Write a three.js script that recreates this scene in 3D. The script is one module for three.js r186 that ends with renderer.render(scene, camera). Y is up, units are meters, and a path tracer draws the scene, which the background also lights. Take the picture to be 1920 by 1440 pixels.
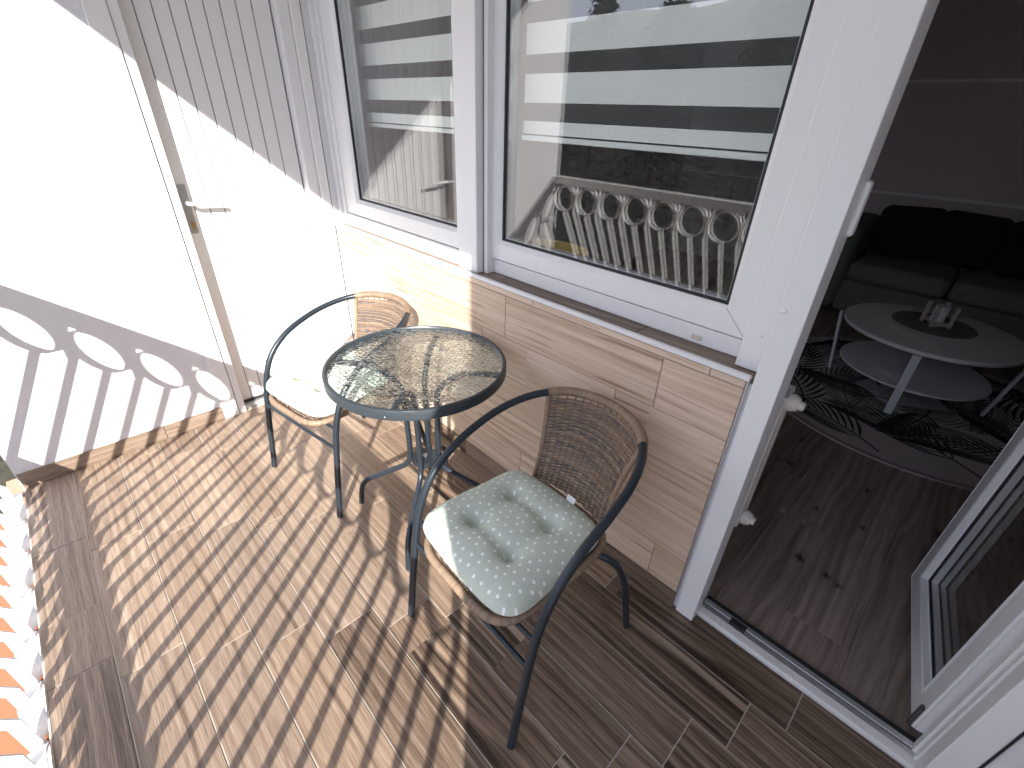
import * as THREE from 'three';
import { mergeGeometries, toCreasedNormals } from 'three/addons/utils/BufferGeometryUtils.js';
import { RoundedBoxGeometry } from 'three/addons/geometries/RoundedBoxGeometry.js';

// ---------------------------------------------------------------- camera, sky, sun, exposure
const scene = new THREE.Scene();
const camera = new THREE.PerspectiveCamera(79.463, 4 / 3, 0.05, 200);
camera.position.set(2.462, 1.441, 1.0994);
camera.rotation.set(THREE.MathUtils.degToRad(-30.639), THREE.MathUtils.degToRad(44.9645), THREE.MathUtils.degToRad(1.9833), 'YXZ');
const renderer = new THREE.WebGLRenderer({ antialias: true });
renderer.setSize(1024, 768);
renderer.toneMapping = THREE.LinearToneMapping;
renderer.toneMappingExposure = 2.32;
renderer.shadowMap.enabled = true;
{
  const W = 256, H = 128, d = new Float32Array(W * H * 4);
  for (let j = 0; j < H; j++) {
    const e = Math.max(0, ((j + 0.5) / H - 0.5) * 2), k = Math.pow(1 - e, 2.2);
    for (let i = 0; i < W; i++) {
      const o = (j * W + i) * 4;
      d[o] = 0.40 + 0.40 * k; d[o + 1] = 0.48 + 0.37 * k; d[o + 2] = 0.71 + 0.28 * k; d[o + 3] = 1;
    }
  }
  const t = new THREE.DataTexture(d, W, H, THREE.RGBAFormat, THREE.FloatType);
  t.mapping = THREE.EquirectangularReflectionMapping; t.magFilter = t.minFilter = THREE.LinearFilter; t.needsUpdate = true;
  scene.background = t; scene.environment = t;
}
const SUN = new THREE.Vector3(1.155, 0.872, 1.0).normalize();
const sun = new THREE.DirectionalLight(new THREE.Color(1, 0.955, 0.89), 5.0);
sun.position.copy(SUN).multiplyScalar(20).add(new THREE.Vector3(1.5, 0, 0.7));
sun.target.position.set(1.5, 0, 0.7);
sun.castShadow = true; sun.shadow.mapSize.set(4096, 4096);
Object.assign(sun.shadow.camera, { left: -6, right: 6, top: 6, bottom: -6, near: 1, far: 60 });
scene.add(sun, sun.target);

// ---------------------------------------------------------------- helpers
let seed = 7;
const rnd = () => { seed = (seed * 1664525 + 1013904223) >>> 0; return seed / 4294967296; };
const rr = (a, b) => a + (b - a) * rnd();
const V = (x, y, z) => new THREE.Vector3(x, y, z);
const taken = {};
function numbered(n) { if (!(n in taken)) { taken[n] = 0; return n; } return n + '_' + String(++taken[n]).padStart(3, '0'); }
const origin = new WeakMap();
function info(o, label, category, group, kind) {
  if (label) o.userData.label = label; if (category) o.userData.category = category;
  if (group) o.userData.group = group; if (kind) o.userData.kind = kind;
}
function thing(name, label, category, at = [0, 0, 0], group, kind) {
  const g = new THREE.Group(); g.name = numbered(name); g.position.set(...at); origin.set(g, at);
  info(g, label, category, group, kind); scene.add(g); return g;
}
function part(parent, name, geo, mat, label) {      // geometry in world coordinates
  const m = new THREE.Mesh(Array.isArray(geo) ? join(geo) : geo, mat); m.name = name; m.castShadow = m.receiveShadow = true;
  const o = origin.get(parent) || [0, 0, 0]; m.geometry.translate(-o[0], -o[1], -o[2]); origin.set(m, o);
  if (label) m.userData.label = label; parent.add(m); return m;
}
function solo(name, geo, mat, label, category, group, kind, at = [0, 0, 0]) {
  const m = new THREE.Mesh(Array.isArray(geo) ? join(geo) : geo, mat); m.name = numbered(name); m.castShadow = m.receiveShadow = true;
  m.geometry.translate(-at[0], -at[1], -at[2]); m.position.set(...at); origin.set(m, at); info(m, label, category, group, kind); scene.add(m); return m;
}
function join(list) {
  return mergeGeometries(list.map((g) => { const h = g.index ? g.toNonIndexed() : g; for (const k of Object.keys(h.attributes)) if (!['position', 'normal', 'uv', 'color'].includes(k)) h.deleteAttribute(k); return h; }));
}
function bx(x0, x1, y0, y1, z0, z1) { const g = new THREE.BoxGeometry(x1 - x0, y1 - y0, z1 - z0); g.translate((x0 + x1) / 2, (y0 + y1) / 2, (z0 + z1) / 2); return g; }
function rb(x0, x1, y0, y1, z0, z1, r = 0.003, s = 2) {
  const g = new RoundedBoxGeometry(x1 - x0, y1 - y0, z1 - z0, s, Math.min(r, (x1 - x0) / 2.1, (y1 - y0) / 2.1, (z1 - z0) / 2.1));
  g.translate((x0 + x1) / 2, (y0 + y1) / 2, (z0 + z1) / 2); return g;
}
function cyl(r0, r1, h, n = 24) { return new THREE.CylinderGeometry(r1, r0, h, n); }
// a tube through points with round ends; radius may be a function of arc share
function sweep(pts, radius, radial = 10, closed = false, caps = true) {
  const n = pts.length, pos = [], nor = [], uv = [], idx = [];
  let up = V(0, 1, 0), prevT = null, N = null;
  const tang = (i) => { const a = pts[closed ? (i - 1 + n) % n : Math.max(0, i - 1)], b = pts[closed ? (i + 1) % n : Math.min(n - 1, i + 1)]; return b.clone().sub(a).normalize(); };
  const ring = (c, T, r, share, flat) => {
    if (!N) { N = Math.abs(T.y) < 0.9 ? V(0, 1, 0) : V(1, 0, 0); N.sub(T.clone().multiplyScalar(N.dot(T))).normalize(); }
    else N.sub(T.clone().multiplyScalar(N.dot(T))).normalize();
    const B = T.clone().cross(N);
    for (let k = 0; k <= radial; k++) {
      const a = k / radial * Math.PI * 2, d = N.clone().multiplyScalar(Math.cos(a)).add(B.clone().multiplyScalar(Math.sin(a)));
      pos.push(c.x + d.x * r, c.y + d.y * r, c.z + d.z * r); const q = flat ? flat : d; nor.push(q.x, q.y, q.z); uv.push(k / radial, share);
    }
  };
  const R = (s) => (typeof radius === 'function' ? radius(s) : radius);
  const rings = [];
  const m = closed ? n + 1 : n;
  if (caps && !closed) { const T = tang(0); for (const [f, b] of [[0.02, 1], [0.6, 0.8], [0.88, 0.45]]) { ring(pts[0].clone().add(T.clone().multiplyScalar(-R(0) * 0.6 * b)), T, R(0) * f, 0, f < 0.1 ? T.clone().negate() : null); rings.push(1); } }
  for (let i = 0; i < m; i++) { ring(pts[i % n], tang(i % n), R(i / (m - 1)), i / (m - 1)); rings.push(1); }
  if (caps && !closed) { const T = tang(n - 1); for (const [f, b] of [[0.88, 0.45], [0.6, 0.8], [0.02, 1]]) { ring(pts[n - 1].clone().add(T.clone().multiplyScalar(R(1) * 0.6 * b)), T, R(1) * f, 1, f < 0.1 ? T : null); rings.push(1); } }
  for (let i = 0; i < rings.length - 1; i++) for (let k = 0; k < radial; k++) { const a = i * (radial + 1) + k, b = a + radial + 1; idx.push(a, a + 1, b, a + 1, b + 1, b); }
  const g = new THREE.BufferGeometry(); g.setAttribute('position', new THREE.Float32BufferAttribute(pos, 3)); g.setAttribute('normal', new THREE.Float32BufferAttribute(nor, 3)); g.setAttribute('uv', new THREE.Float32BufferAttribute(uv, 2)); g.setIndex(idx); return g;
}
const curve = (pts, n = 60, closed = false, tension = 0.5) => new THREE.CatmullRomCurve3(pts.map((p) => (p.isVector3 ? p : V(...p))), closed, 'centripetal', tension).getPoints(n);
// polyline with rounded bends
function bent(pts, r, k = 6) {
  const P = pts.map((p) => V(...p)), out = [P[0]];
  for (let i = 1; i < P.length - 1; i++) {
    const a = P[i - 1].clone().sub(P[i]), b = P[i + 1].clone().sub(P[i]), c = Math.min(r, a.length() * 0.48, b.length() * 0.48);
    a.setLength(c).add(P[i]); b.setLength(c).add(P[i]);
    for (let j = 0; j <= k; j++) { const t = j / k; out.push(a.clone().multiplyScalar((1 - t) ** 2).add(P[i].clone().multiplyScalar(2 * t * (1 - t))).add(b.clone().multiplyScalar(t * t))); }
  }
  out.push(P[P.length - 1]); return out;
}
// noise
const HT = new Float32Array(65536); { let s = 99; for (let i = 0; i < 65536; i++) { s = (s * 1664525 + 1013904223) >>> 0; HT[i] = s / 4294967296; } }
const hs = (x, y) => HT[((x * 73856093) ^ (y * 19349663)) & 65535];
function vn(x, y) { const xi = Math.floor(x), yi = Math.floor(y); let fx = x - xi, fy = y - yi; fx = fx * fx * (3 - 2 * fx); fy = fy * fy * (3 - 2 * fy); const a = hs(xi, yi), b = hs(xi + 1, yi), c = hs(xi, yi + 1), d = hs(xi + 1, yi + 1); return a + (b - a) * fx + (c - a) * fy + (a - b - c + d) * fx * fy; }
const fbm = (x, y, o = 4) => { let s = 0, a = 0.5, t = 0; for (let i = 0; i < o; i++) { s += a * vn(x, y); t += a; x = x * 2.03 + 17.1; y = y * 2.03 + 5.7; a *= 0.5; } return s / t; };
const sm = (a, b, x) => { const t = Math.min(1, Math.max(0, (x - a) / (b - a))); return t * t * (3 - 2 * t); };
function tex(w, h, fn, srgb = false) {
  const d = new Uint8Array(w * h * 4), c = [0, 0, 0];
  for (let j = 0; j < h; j++) for (let i = 0; i < w; i++) { fn(i, j, c); const o = (j * w + i) * 4; d[o] = Math.max(0, Math.min(255, c[0] * 255)); d[o + 1] = Math.max(0, Math.min(255, c[1] * 255)); d[o + 2] = Math.max(0, Math.min(255, c[2] * 255)); d[o + 3] = 255; }
  const t = new THREE.DataTexture(d, w, h, THREE.RGBAFormat); t.magFilter = THREE.LinearFilter; t.minFilter = THREE.LinearMipmapLinearFilter; t.generateMipmaps = true; t.wrapS = t.wrapT = THREE.RepeatWrapping; if (srgb) t.colorSpace = THREE.SRGBColorSpace; t.needsUpdate = true; return t;
}
const enc = (x) => (x <= 0.0031308 ? 12.92 * x : 1.055 * Math.pow(x, 1 / 2.4) - 0.055);
// atlas of board faces: rows of wood, each row 2 lengths long
function woodAtlas(W, H, rows, lenM, widM, pal, o) {
  const tone = new Float32Array(W * H), rh = H / rows;
  for (let j = 0; j < H; j++) {
    const r = Math.floor(j / rh), v = ((j - r * rh) / rh) * widM, s = r * 37.7;
    for (let i = 0; i < W; i++) {
      const u = i / W * lenM * 2;
      const w = fbm(u * o.warpU + s, v * o.warpV + s, 3) - 0.5;
      const g = (v + w * o.warp) * o.rings + s;
      const ring = Math.pow(0.5 + 0.5 * Math.sin(g * 6.2832 + 3 * vn(u * 2 + s, v * 20)), o.ringPow || 1.6);
      const st = fbm(u * 1.5 + s * 1.3, (v + w * 0.04) * o.stF + s, 3);
      const fine = vn(u * 26 + s, v * 1150 + w * 30);
      const big = fbm(u * 2.1 + s * 2.1, v * 14 + s, 3);
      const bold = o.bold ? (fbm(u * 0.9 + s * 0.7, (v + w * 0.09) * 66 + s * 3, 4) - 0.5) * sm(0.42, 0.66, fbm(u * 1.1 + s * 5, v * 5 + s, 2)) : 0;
      const litCalm = o.litCalm && r < rows / 2 ? 0.3 : 1;
      let t = 0.5 + (o.litCalm ? (litCalm < 1 ? 0.10 : -0.13) : 0) + o.big * litCalm * (big - 0.5) + o.st * (litCalm < 1 ? 0.55 : 1) * (st - 0.5) + o.ring * (ring - 0.4) + o.fine * (fine - 0.5) + (o.bold || 0) * bold * litCalm;  // first half of the rows paler for sunlit floor, the rest darker for shade
      if (o.crack) { const c = vn(u * 3.2 + s * 3, (v + w * 0.05) * 130 + s * 2); t -= o.crack * sm(0.8, 0.97, c); }
      tone[j * W + i] = t;
    }
    if (o.knots) { /* knots are added below */ }
  }
  if (o.knots) {
    let ks = 11; const kr = () => { ks = (ks * 1664525 + 1013904223) >>> 0; return ks / 4294967296; };
    for (let r = 0; r < rows; r++) for (let k = 0; k < o.knots; k++) {
      const cx = kr() * W, cy = (r + 0.2 + 0.6 * kr()) * rh, rad = (0.012 + 0.016 * kr()) / (lenM * 2) * W, ry = (0.008 + 0.008 * kr()) / widM * rh;
      for (let j = Math.max(r * rh, Math.floor(cy - ry * 4)); j < Math.min((r + 1) * rh, cy + ry * 4); j++) for (let i = Math.floor(cx - rad * 4); i < cx + rad * 4; i++) {
        const ii = ((i % W) + W) % W, d = Math.hypot((i - cx) / rad, (j - cy) / ry) + 0.5 * (vn(i * 0.08, j * 0.15) - 0.5), q = tone[j * W + ii];
        tone[j * W + ii] = q - 0.55 * Math.exp(-d * d * 1.6) - 0.16 * Math.exp(-d * 0.8) * (0.5 + 0.5 * Math.sin(d * 9));
      }
    }
  }
  const cl = (t, c) => { t = Math.min(0.999, Math.max(0, t)) * (pal.length - 1); const k = Math.floor(t), f = t - k; for (let q = 0; q < 3; q++) c[q] = enc(pal[k][q] + (pal[k + 1][q] - pal[k][q]) * f); };
  const map = tex(W, H, (i, j, c) => cl(tone[j * W + i], c), true);
  const bump = tex(W, H, (i, j, c) => { c[0] = c[1] = c[2] = 0.5 + 0.5 * (tone[j * W + i] - 0.5); });
  return { map, bump, rows };
}
// board: box with chamfered upper edges, its face textured from one atlas row. axes: U along the length, Vv across, N out of the face
function board(c, U, Vv, N, len, wid, th, bev, atlasRows, lenM, opt = {}) {
  const row = opt.row ?? Math.floor(rnd() * atlasRows), off = rnd(), flip = rnd() < 0.5 ? -1 : 1;
  const l = len / 2, w = wid / 2, pos = [], nor = [], uv = [], idx = [];
  const P = (a, b, n) => c.clone().addScaledVector(U, a).addScaledVector(Vv, b).addScaledVector(N, n);
  const full = opt.fullWid || wid;
  const T = (a, b) => { const vv = (b + w) / full; return [off + flip * a / (lenM * 2), (row + 0.02 + 0.96 * (opt.v0 || 0) + 0.96 * vv) / atlasRows]; };
  const quad = (q, nn) => { const k = pos.length / 3; for (const [a, b, n] of q) { const p = P(a, b, n); pos.push(p.x, p.y, p.z); nor.push(nn.x, nn.y, nn.z); uv.push(...T(a, b)); } idx.push(k, k + 1, k + 2, k, k + 2, k + 3); };
  const e = bev, nU = U.clone(), nV = Vv.clone();
  quad([[-l + e, -w + e, 0], [l - e, -w + e, 0], [l - e, w - e, 0], [-l + e, w - e, 0]], N);
  const mix = (a, s) => N.clone().addScaledVector(a, s).normalize();
  quad([[-l, -w, -e], [l, -w, -e], [l - e, -w + e, 0], [-l + e, -w + e, 0]], mix(nV, -1));
  quad([[l, -w, -e], [l, w, -e], [l - e, w - e, 0], [l - e, -w + e, 0]], mix(nU, 1));
  quad([[l, w, -e], [-l, w, -e], [-l + e, w - e, 0], [l - e, w - e, 0]], mix(nV, 1));
  quad([[-l, w, -e], [-l, -w, -e], [-l + e, -w + e, 0], [-l + e, w - e, 0]], mix(nU, -1));
  quad([[-l, -w, -th], [l, -w, -th], [l, -w, -e], [-l, -w, -e]], nV.clone().negate());
  quad([[l, -w, -th], [l, w, -th], [l, w, -e], [l, -w, -e]], nU);
  quad([[l, w, -th], [-l, w, -th], [-l, w, -e], [l, w, -e]], nV);
  quad([[-l, w, -th], [-l, -w, -th], [-l, -w, -e], [-l, w, -e]], nU.clone().negate());
  if (U.clone().cross(Vv).dot(N) < 0) for (let i = 0; i < idx.length; i += 3) { const t = idx[i]; idx[i] = idx[i + 1]; idx[i + 1] = t; }
  const g = new THREE.BufferGeometry(); g.setAttribute('position', new THREE.Float32BufferAttribute(pos, 3)); g.setAttribute('normal', new THREE.Float32BufferAttribute(nor, 3)); g.setAttribute('uv', new THREE.Float32BufferAttribute(uv, 2)); g.setIndex(idx); return g;
}
const std = (o) => new THREE.MeshStandardMaterial(o);
const phy = (o) => new THREE.MeshPhysicalMaterial(o);
const C = (r, g, b) => new THREE.Color().setRGB(r, g, b);
const X = V(1, 0, 0), Y = V(0, 1, 0), Z = V(0, 0, 1);

// ---------------------------------------------------------------- materials
const floorWood = woodAtlas(2048, 2048, 8, 0.608, 0.16, [[0.032, 0.021, 0.015], [0.145, 0.099, 0.070], [0.30, 0.223, 0.166], [0.455, 0.365, 0.285]], { warpU: 1.1, warpV: 9, warp: 0.05, rings: 34, big: 0.28, st: 0.62, stF: 190, ring: 0.12, fine: 0.34, crack: 0.14, bold: 1.5, litCalm: true });
const tileWood = woodAtlas(2048, 1024, 6, 0.634, 0.163, [[0.33, 0.21, 0.14], [0.55, 0.415, 0.31], [0.67, 0.53, 0.42], [0.75, 0.62, 0.51]], { warpU: 1.2, warpV: 7, warp: 0.06, rings: 22, big: 0.34, st: 0.62, stF: 150, ring: 0.07, fine: 0.26, crack: 0.4, bold: 0.8 });
const laminate = woodAtlas(2048, 1024, 5, 1.2, 0.19, [[0.035, 0.027, 0.025], [0.19, 0.145, 0.125], [0.32, 0.25, 0.215], [0.42, 0.34, 0.295]], { warpU: 2.2, warpV: 10, warp: 0.075, rings: 26, big: 0.5, st: 0.5, stF: 120, ring: 0.2, fine: 0.2, crack: 0.1, knots: 9 });
const tint = (a, k, extra = {}) => std({ map: a.map, bumpMap: a.bump, bumpScale: 0.0007, color: C(k[0], k[1], k[2]), ...extra });
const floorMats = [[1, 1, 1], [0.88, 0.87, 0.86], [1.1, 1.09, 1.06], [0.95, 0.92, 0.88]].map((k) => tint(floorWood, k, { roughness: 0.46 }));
const tileMats = [[1, 1, 1], [1.06, 1.05, 1.04], [0.95, 0.93, 0.9]].map((k) => tint(tileWood, k, { roughness: 0.5, bumpScale: 0.0003 }));
const lamMats = [[1, 1, 1], [0.85, 0.84, 0.83], [1.12, 1.1, 1.08]].map((k) => tint(laminate, k, { roughness: 0.42 }));
const plasterBump = tex(512, 512, (i, j, c) => { const n = 0.6 * fbm(i / 5, j / 5, 3) + 0.4 * fbm(i / 40, j / 40, 3); c[0] = c[1] = c[2] = n; });
plasterBump.repeat.set(1.6, 1.6);
const M = {
  plaster: std({ color: C(0.73, 0.72, 0.735), roughness: 0.95, bumpMap: plasterBump, bumpScale: 0.0012 }),
  ceiling: std({ color: C(0.80, 0.79, 0.78), roughness: 0.95 }),
  grout: std({ color: C(0.52, 0.47, 0.42), roughness: 0.95 }),
  groutWall: std({ color: C(0.24, 0.20, 0.175), roughness: 0.95 }),
  pvc: std({ color: C(0.80, 0.80, 0.805), roughness: 0.36 }),
  pvcIn: std({ color: C(0.80, 0.80, 0.805), roughness: 0.4 }),
  doorWhite: std({ color: C(0.80, 0.79, 0.79), roughness: 0.42 }),
  groove: std({ color: C(0.30, 0.29, 0.30), roughness: 0.8 }),
  gasket: std({ color: C(0.02, 0.022, 0.024), roughness: 0.7 }),
  alu: std({ color: C(0.66, 0.67, 0.69), roughness: 0.38, metalness: 0.75 }),
  trimWhite: std({ color: C(0.80, 0.79, 0.80), roughness: 0.4 }),
  steel: std({ color: C(0.45, 0.45, 0.44), roughness: 0.42, metalness: 0.85 }),
  brass: std({ color: C(0.45, 0.25, 0.10), roughness: 0.5, metalness: 0.6 }),
  pane: phy({ color: C(0.97, 0.985, 0.98), roughness: 0, transmission: 1, thickness: 0, ior: 1.8 }),
  tube: std({ color: C(0.024, 0.033, 0.044), roughness: 0.34, metalness: 0.25 }),
  rimMetal: std({ color: C(0.050, 0.062, 0.073), roughness: 0.36, metalness: 0.3 }),
  rail: std({ color: C(0.80, 0.79, 0.78), roughness: 0.5 }),
  rust: std({ color: C(0.25, 0.075, 0.03), roughness: 0.9 }),
  blindFabric: std({ color: C(0.89, 0.905, 0.895), roughness: 0.9 }),
  fabricTag: std({ color: C(0.85, 0.85, 0.86), roughness: 0.85 }),
  roomWall: std({ color: C(0.64, 0.55, 0.575), roughness: 0.9 }),
  roomStrip: std({ color: C(0.88, 0.86, 0.85), roughness: 0.7 }),
  roomCeil: std({ color: C(0.85, 0.83, 0.82), roughness: 0.95 }),
  whiteLacquer: std({ color: C(0.66, 0.67, 0.66), roughness: 0.18 }),
  whiteSteel: std({ color: C(0.70, 0.72, 0.74), roughness: 0.35 }),
  radiator: std({ color: C(0.74, 0.70, 0.66), roughness: 0.4 }),
  terracotta: std({ color: C(0.55, 0.155, 0.07), roughness: 0.9 }),
  tan: std({ color: C(0.46, 0.27, 0.18), roughness: 0.9 }),
};

// ---------------------------------------------------------------- balcony floor (grout bed, planks, skirting)
const FZ = 1.387, PW = 0.1598, PL = 0.608, GAP = 0.003;
const floor = thing('balcony_floor', 'balcony floor of dark wood look plank tiles laid in a diagonal stagger', 'floor', [1.5, 0, 0.75], null, 'structure');
part(floor, 'grout_bed', bx(-0.1, 2.96, -0.02, -0.0022, -0.035, 1.543), M.grout);
for (let k = -1; k < 9; k++) {
  const zTop = k === -1 ? 1.540 : FZ - PW * k, zBot = k === -1 ? FZ : zTop - PW, z0 = Math.max(zBot, -0.0345), z1 = zTop;
  for (let n = -4; n < 5; n++) {
    let a = 1.102 + 0.0966 * k + 0.0966 + n * PL, b = a + PL; a = Math.max(a, 0.0); b = Math.min(b, 2.957); if (b - a < 0.01) continue;
    part(floor, 'plank', board(V((a + b) / 2, 0, (z0 + z1) / 2), X, Z.clone().negate(), Y, b - a - GAP, z1 - z0 - GAP, 0.009, 0.0012, 8, PL, { fullWid: PW, row: (rnd() < ((a + b) / 2 < 1.75 ? 0.92 : 0.15) ? 0 : 4) + Math.floor(rnd() * 4) }), floorMats[Math.floor(rnd() * 4)]);  // sun and shade put into plank tone by position: paler sunlit, darker shaded
  }
}
{ // row by the door, in front of the sill
  for (let n = 0; n < 4; n++) { let a = 1.102 + 0.0966 * 10 + (n - 1) * PL, b = a + PL; a = Math.max(a, 2.2465); b = Math.min(b, 2.836); if (b - a < 0.01) continue; }
}
solo('balcony_slab', [bx(-0.3, 4.5, -0.24, -0.021, -0.03, 1.5385)], std({ color: C(0.42, 0.36, 0.33), roughness: 0.95 }), 'concrete slab under the tiled balcony floor', 'slab', null, 'structure');

// ---------------------------------------------------------------- facade: masonry, wood look wall tiles, baseboard, sill
const facade = thing('facade_wall', 'house wall under the windows faced with pale wood look tiles', 'wall', [1.2, 0, 0]);
part(facade, 'masonry', [bx(-0.15, 2.186, -0.2, 0.882, -0.22, -0.0085), bx(-0.15, 4.6, 2.2, 2.5, -0.22, -0.002), bx(2.894, 4.6, -0.2, 2.2, -0.22, -0.002), bx(-0.15, 0.0, 0.882, 2.2, -0.22, -0.002), bx(2.186, 2.894, -0.2, -0.0225, -0.22, -0.0085)], M.plaster);
part(facade, 'grout_bed', bx(0.016, 2.172, 0.0, 0.8895, -0.0083, -0.0022), M.groutWall);
const yb = [0.072, 0.217, 0.379, 0.5415, 0.704, 0.8665, 0.889];
for (let k = 0; k < 6; k++) {
  const y0 = yb[k], y1 = yb[k + 1], kk = 5 - k;
  for (let n = -4; n < 4; n++) {
    let a = 1.4475 - 0.1307 * kk + n * 0.634, b = a + 0.634; a = Math.max(a, 0.016); b = Math.min(b, 2.172); if (b - a < 0.012) continue;
    part(facade, 'tile', board(V((a + b) / 2, (y0 + y1) / 2, 0), X, Y, Z, b - a - 0.0026, y1 - y0 - 0.0026, 0.007, 0.0008, 6, 0.634, { fullWid: 0.163 }), tileMats[Math.floor(rnd() * 3)]);
  }
}
for (const [a, b] of [[0.016, 0.46], [0.46, 1.068], [1.068, 1.676], [1.676, 2.176]])
  part(facade, 'baseboard', board(V((a + b) / 2, 0.0365, 0.008), X, Y, Z, b - a - 0.002, 0.071, 0.0078, 0.001, 8, PL, { fullWid: 0.16 }), floorMats[Math.floor(rnd() * 4)]);
part(facade, 'edge_trim', rb(0.012, 2.178, 0.8905, 0.9045, -0.010, 0.0035, 0.002), M.trimWhite, 'slim white trim along the top edge of the tiled wall');
part(facade, 'corner_trim', rb(2.1735, 2.179, 0.073, 0.889, -0.012, 0.0035, 0.0015), M.alu);
for (const [a, b] of [[0.0, 0.62], [0.62, 1.228], [1.228, 1.836], [1.836, 2.184]])
  part(facade, 'sill_tile', board(V((a + b) / 2, 0.8965, -0.058), X, Z.clone().negate(), Y, b - a - 0.002, 0.094, 0.012, 0.001, 8, PL, { fullWid: 0.16 }), floorMats[1]);

// ---------------------------------------------------------------- end wall with boarded door
const endWall = thing('end_wall', 'bright white rendered wall closing the balcony beside the boarded door', 'wall', [-0.1, 0, 1.1]);
part(endWall, 'render', [bx(-0.2, 0, -0.24, 2.5, 0.765, 1.545), bx(-0.2, 0, 2.09, 2.5, -0.002, 0.765)], M.plaster);
{
  const sk = [[0.765, 1.02], [1.02, 1.628]];
  for (const [a, b0] of sk) { const b = Math.min(b0, 1.541); part(endWall, 'skirting_tile', board(V(0.009, 0.0365, (a + b) / 2), Z, Y, X, b - a - 0.002, 0.071, 0.0088, 0.001, 8, PL, { fullWid: 0.16 }), floorMats[Math.floor(rnd() * 4)]); }
}
part(endWall, 'outer_corner', bx(-0.12, 0.035, -0.24, -0.012, 1.5455, 1.60), M.tan, 'tan painted stub at the foot of the wall edge');
const door = thing('boarded_door', 'white door of narrow vertical boards with a lever handle', 'door', [-0.05, 0, 0.38]);
part(door, 'architrave', [rb(-0.03, 0.012, 0, 2.12, 0.694, 0.764, 0.003), rb(-0.03, 0.012, 2.05, 2.12, 0.0, 0.6935, 0.003)], M.doorWhite);
part(door, 'jamb', [rb(-0.11, 0.004, 0, 2.05, 0.658, 0.690, 0.002), rb(-0.11, -0.008, 0, 2.05, 0.048, 0.1, 0.004), rb(-0.11, 0.008, 0.0, 2.05, 0.004, 0.047, 0.004), bx(-0.11, -0.03, 2.02, 2.049, 0.1, 0.658)], M.doorWhite);
part(door, 'leaf_core', bx(-0.1, -0.0665, 0.012, 2.02, 0.104, 0.655), M.groove);
{
  const zs = [0.654, 0.601, 0.5425, 0.484, 0.4245, 0.363, 0.303, 0.2415, 0.18, 0.105];
  for (let i = 0; i < zs.length - 1; i++) part(door, 'door_board', rb(-0.0725, -0.06, 0.014, 2.018, zs[i + 1] + 0.0022, zs[i] - 0.0022, 0.003), M.doorWhite);
}
part(door, 'threshold', rb(-0.12, -0.02, 0.0, 0.02, 0.1005, 0.6575, 0.003), M.alu);
part(door, 'weather_strip', bx(-0.0585, -0.052, 0.022, 0.034, 0.106, 0.652), M.gasket);
const plate = part(door, 'handle_plate', rb(-0.0598, -0.0525, 0.921, 1.125, 0.613, 0.643, 0.003), M.steel);
part(plate, 'lever', [sweep(bent([[-0.054, 1.052, 0.628], [-0.008, 1.052, 0.628], [-0.004, 1.048, 0.515]], 0.014), 0.0085, 10)], M.whiteSteel);
part(plate, 'keyhole', [(() => { const g = cyl(0.009, 0.009, 0.004, 18); g.rotateZ(Math.PI / 2); g.translate(-0.0515, 0.962, 0.628); return g; })(), bx(-0.0532, -0.0492, 0.940, 0.958, 0.623, 0.633)], M.brass);

// ---------------------------------------------------------------- right partition, ceiling slab
solo('partition_wall', [bx(2.9605, 3.12, -0.24, 2.5, 0.0, 1.6)], M.plaster, 'white side wall of the balcony beside the open glass door', 'wall', null, null, [3.04, 0, 0.8]);
solo('ceiling', [bx(-0.3, 4.6, 2.5005, 2.72, -0.22, 1.75)], M.ceiling, 'underside of the balcony above', 'ceiling', null, 'structure');

{ // added unseen sun blocker; it shades the table rim and the near cushion
  const L = thing('added_sun_blocker', 'tapered sun blocker added out of view on the front end of the side wall', 'blocker', [3.093, 1.36, 1.715]); origin.set(L, [0, 0, 0]);
  const lathe = (pts) => toCreasedNormals(new THREE.LatheGeometry(pts.map((p) => new THREE.Vector2(...p)), 24), 0.6);
  const dark = std({ color: C(0.03, 0.03, 0.032), roughness: 0.5, metalness: 0.4 });
  part(L, 'finial', lathe([[0, 0], [0.016, 0.01], [0.02, 0.03], [0.034, 0.07], [0.036, 0.085], [0, 0.085]]), dark);
  part(L, 'shade', lathe([[0, 0.0855], [0.036, 0.0855], [0.060, 0.17], [0.108, 0.375], [0, 0.375]]), std({ color: C(0.7, 0.68, 0.62), roughness: 0.6 }));
  part(L, 'roof', lathe([[0, 0.3755], [0.116, 0.3755], [0.118, 0.39], [0.06, 0.52], [0.022, 0.60], [0, 0.61]]), dark);
  part(L, 'bracket', [sweep(bent([[0, 0.60, 0], [0, 0.66, 0], [0, 0.66, -0.113]], 0.04, 6), 0.009, 10), rb(-0.03, 0.03, 0.58, 0.72, -0.1148, -0.104, 0.003)], dark);
}

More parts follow.
